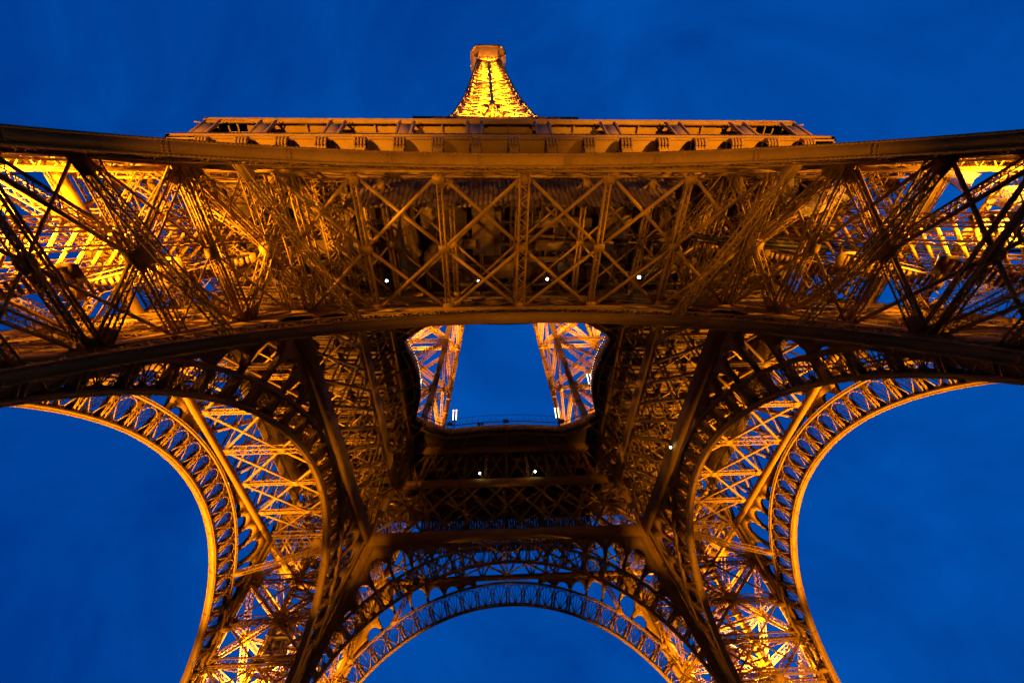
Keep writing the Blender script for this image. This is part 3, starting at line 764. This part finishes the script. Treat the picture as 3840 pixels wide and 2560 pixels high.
# ------------------------------------------------------------------ ducts hung under the near part of the first floor
def duct(name, pts, r, label, flange=True):
    m = MB(); pts = [np.array(p, float) for p in pts]; o = pts[0].copy(); pts = [p-o for p in pts]
    dirs = [unit(b-a) for a, b in zip(pts[:-1], pts[1:])]; rings = []
    for i, p in enumerate(pts):
        d = dirs[0] if i == 0 else dirs[-1] if i == len(pts)-1 else unit(dirs[i-1]+dirs[i])
        a = unit(np.cross(d, (0.02, 0.01, 1))); b = np.cross(a, d)
        rings.append([p+r*(math.cos(u)*a+math.sin(u)*b) for u in np.linspace(0, 2*math.pi, 12, endpoint=False)])
    m.sweep(rings)
    ob = m.build(name, DUCT); ob.location = o
    for q in ob.data.polygons: q.use_smooth = True
    f = MB()
    f.bar(pts[0]+(0, 0, r+.05), pts[-1]+(0, 0, r+.05), 0.1)
    for (p, q), d in zip(zip(pts[:-1], pts[1:]), dirs):
        L = np.linalg.norm(q-p); a = unit(np.cross(d, (0.02, 0.01, 1))); b = np.cross(a, d)
        for t in np.arange(0.7, L, 1.5):
            c0 = p+d*t; f.chain([c0+(r+.03)*(math.cos(u)*a+math.sin(u)*b) for u in np.linspace(0, 2*math.pi, 13)], 0.1, 0.08, d)
    if f.n: f.build("flange", DUCT, ob)
    tag(ob, label, "duct")
    return ob
duct("ventilation_duct", [(2.0, -32.0, 54.6), (7.5, -32.0, 54.6), (12.0, -31.8, 54.6)], 0.55, "round duct running crosswise high under the near floor, right of centre")
duct("ventilation_duct", [(-12.0, -31.5, 54.6), (-12.1, -28.0, 54.6), (-11.9, -25.5, 54.6), (-11.2, -24.2, 54.6)], 0.6, "fat vertical-looking duct at the left end of the near underfloor")
duct("ventilation_duct", [(-10.0, -23.0, 54.5), (-9.8, -24.4, 54.5), (-9.0, -25.4, 54.5), (-7.8, -25.8, 54.5), (-4.2, -25.8, 54.5)], 0.62, "elbow duct bending left of the centre strut under the near floor")
duct("ventilation_duct", [(1.5, -23.6, 54.5), (9.5, -23.6, 54.5)], 0.35, "thin pale pipe run low under the near floor, right of centre")
# ------------------------------------------------------------------ things on the balcony
for (x, y), lab in (((-9.7, 11.75), "dark board on the balcony railing beside the left twin lamp"), ((0.0, 11.5), "dark board on the middle of the far balcony railing"), ((9.7, 11.75), "dark board on the balcony railing beside the right twin lamp")):
    m = MB(); m.box((0, 0, 0.2), (0.95, 0.08, 0.75)); m.bar((-0.35, 0.06, -0.6), (-0.35, 0.06, 0.5), 0.06); m.bar((0.35, 0.06, -0.6), (0.35, 0.06, 0.5), 0.06)
    ob = m.build("notice_board", DARK); ob.location = (x, y-0.12, 58.75); tag(ob, lab, "board", "dark boards on the balcony railing")
def person(loc, rz, top, label):
    vs = [(0, 0, .95), (0, 0, 1.15), (0, 0.02, 1.42), (0, 0, 1.52), (0, -0.02, 1.60), (0, -0.02, 1.74), (.1, 0, .90), (.11, -.03, .5), (.11, 0.02, .08), (.11, -.16, .04), (-.1, 0, .90), (-.11, -.01, .5), (-.11, 0.03, .08), (-.11, -.15, .04),
          (.2, 0.02, 1.40), (.27, -.02, 1.12), (.22, -.26, 1.05), (.18, -.36, 1.06), (-.2, 0.02, 1.40), (-.27, -.02, 1.12), (-.22, -.26, 1.05), (-.18, -.36, 1.06)]
    es = [(0, 1), (1, 2), (2, 3), (3, 4), (4, 5), (0, 6), (6, 7), (7, 8), (8, 9), (0, 10), (10, 11), (11, 12), (12, 13), (2, 14), (14, 15), (15, 16), (16, 17), (2, 18), (18, 19), (19, 20), (20, 21)]
    rs = [.16, .15, .17, .06, .095, .09, .1, .07, .05, .045, .1, .07, .05, .045, .075, .05, .04, .04, .075, .05, .04, .04]
    me = bpy.data.meshes.new("person"); me.from_pydata(vs, es, []); ob = bpy.data.objects.new("person", me); COL.objects.link(ob)
    sk = ob.modifiers.new("skin", 'SKIN')
    for v, r in zip(me.skin_vertices[0].data, rs): v.radius = (r, r)
    me.skin_vertices[0].data[0].use_root = True
    sb = ob.modifiers.new("sub", 'SUBSURF'); sb.levels = sb.render_levels = 1
    me.materials.append(top); ob.location = loc; ob.rotation_euler.z = rz
    tag(ob, label, "person")
CLOTH = mat("dark_coat", (0.03, 0.03, 0.035), 0.8, 0, 0.3, 4)
person((-4.75, 12.35, 58.0), 0.15, CLOTH, "person in dark clothes leaning on the balcony railing, left of a pair")
person((-4.15, 12.30, 58.0), -0.2, CLOTH, "person in dark clothes leaning on the balcony railing, right of a pair")
GLINT = emit("glint_glow", (1.0, 0.6, 0.2), 4.0)  # added glowing dots imitate light reflected by the railing; no lamps hang here
for sg, lab in ((1, "row of added glowing amber dots imitating railing glints along the right edge of the opening"), (-1, "row of added glowing amber dots imitating railing glints along the left edge of the opening")):
    e = tag(empty("railing_glints", (sg*14.2, -3, 59.0)), lab, "railing glints")
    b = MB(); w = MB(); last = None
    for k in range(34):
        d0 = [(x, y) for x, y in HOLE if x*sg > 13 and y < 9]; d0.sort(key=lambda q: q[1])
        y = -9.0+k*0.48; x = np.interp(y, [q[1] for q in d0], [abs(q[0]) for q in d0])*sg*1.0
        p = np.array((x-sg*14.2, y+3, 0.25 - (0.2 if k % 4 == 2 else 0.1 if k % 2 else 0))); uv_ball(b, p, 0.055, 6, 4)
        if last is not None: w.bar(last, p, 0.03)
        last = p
    b.build("glow_ball", GLINT, e); w.build("glint_link", DARK, e)
# ------------------------------------------------------------------ lift cabin in the far left pier
e = tag(empty("lift_cabin", (-38.2, 36.2, 33.0)), "pale double-deck lift cabin riding inside the far left pier", "lift cabin")
b = MB(); b.box((0, 0, 0), (2.6, 3.4, 2.6)); b.box((0.6, -0.6, 3.0), (2.6, 3.4, 2.6))
for z in (-1.3, 1.3, 4.3): b.box((0.3, -0.3, z), (3.1, 3.9, 0.16))
b.build("cabin_body", mat("cabin_paint", (0.42, 0.33, 0.30), 0.5), e)
b = MB()
for z, o in ((0.2, 0.0), (3.2, 0.6)):
    for t in (-1.1, 0, 1.1): b.box((o, t-o, z), (2.66, 0.8, 1.2)); 
    for t in (-0.7, 0.7): b.box((o+t, -o, z), (0.9, 3.46, 1.2))
b.build("window", DARK, e)
print("verts", sum(len(o.data.vertices) for o in bpy.data.objects if o.type == 'MESH'))
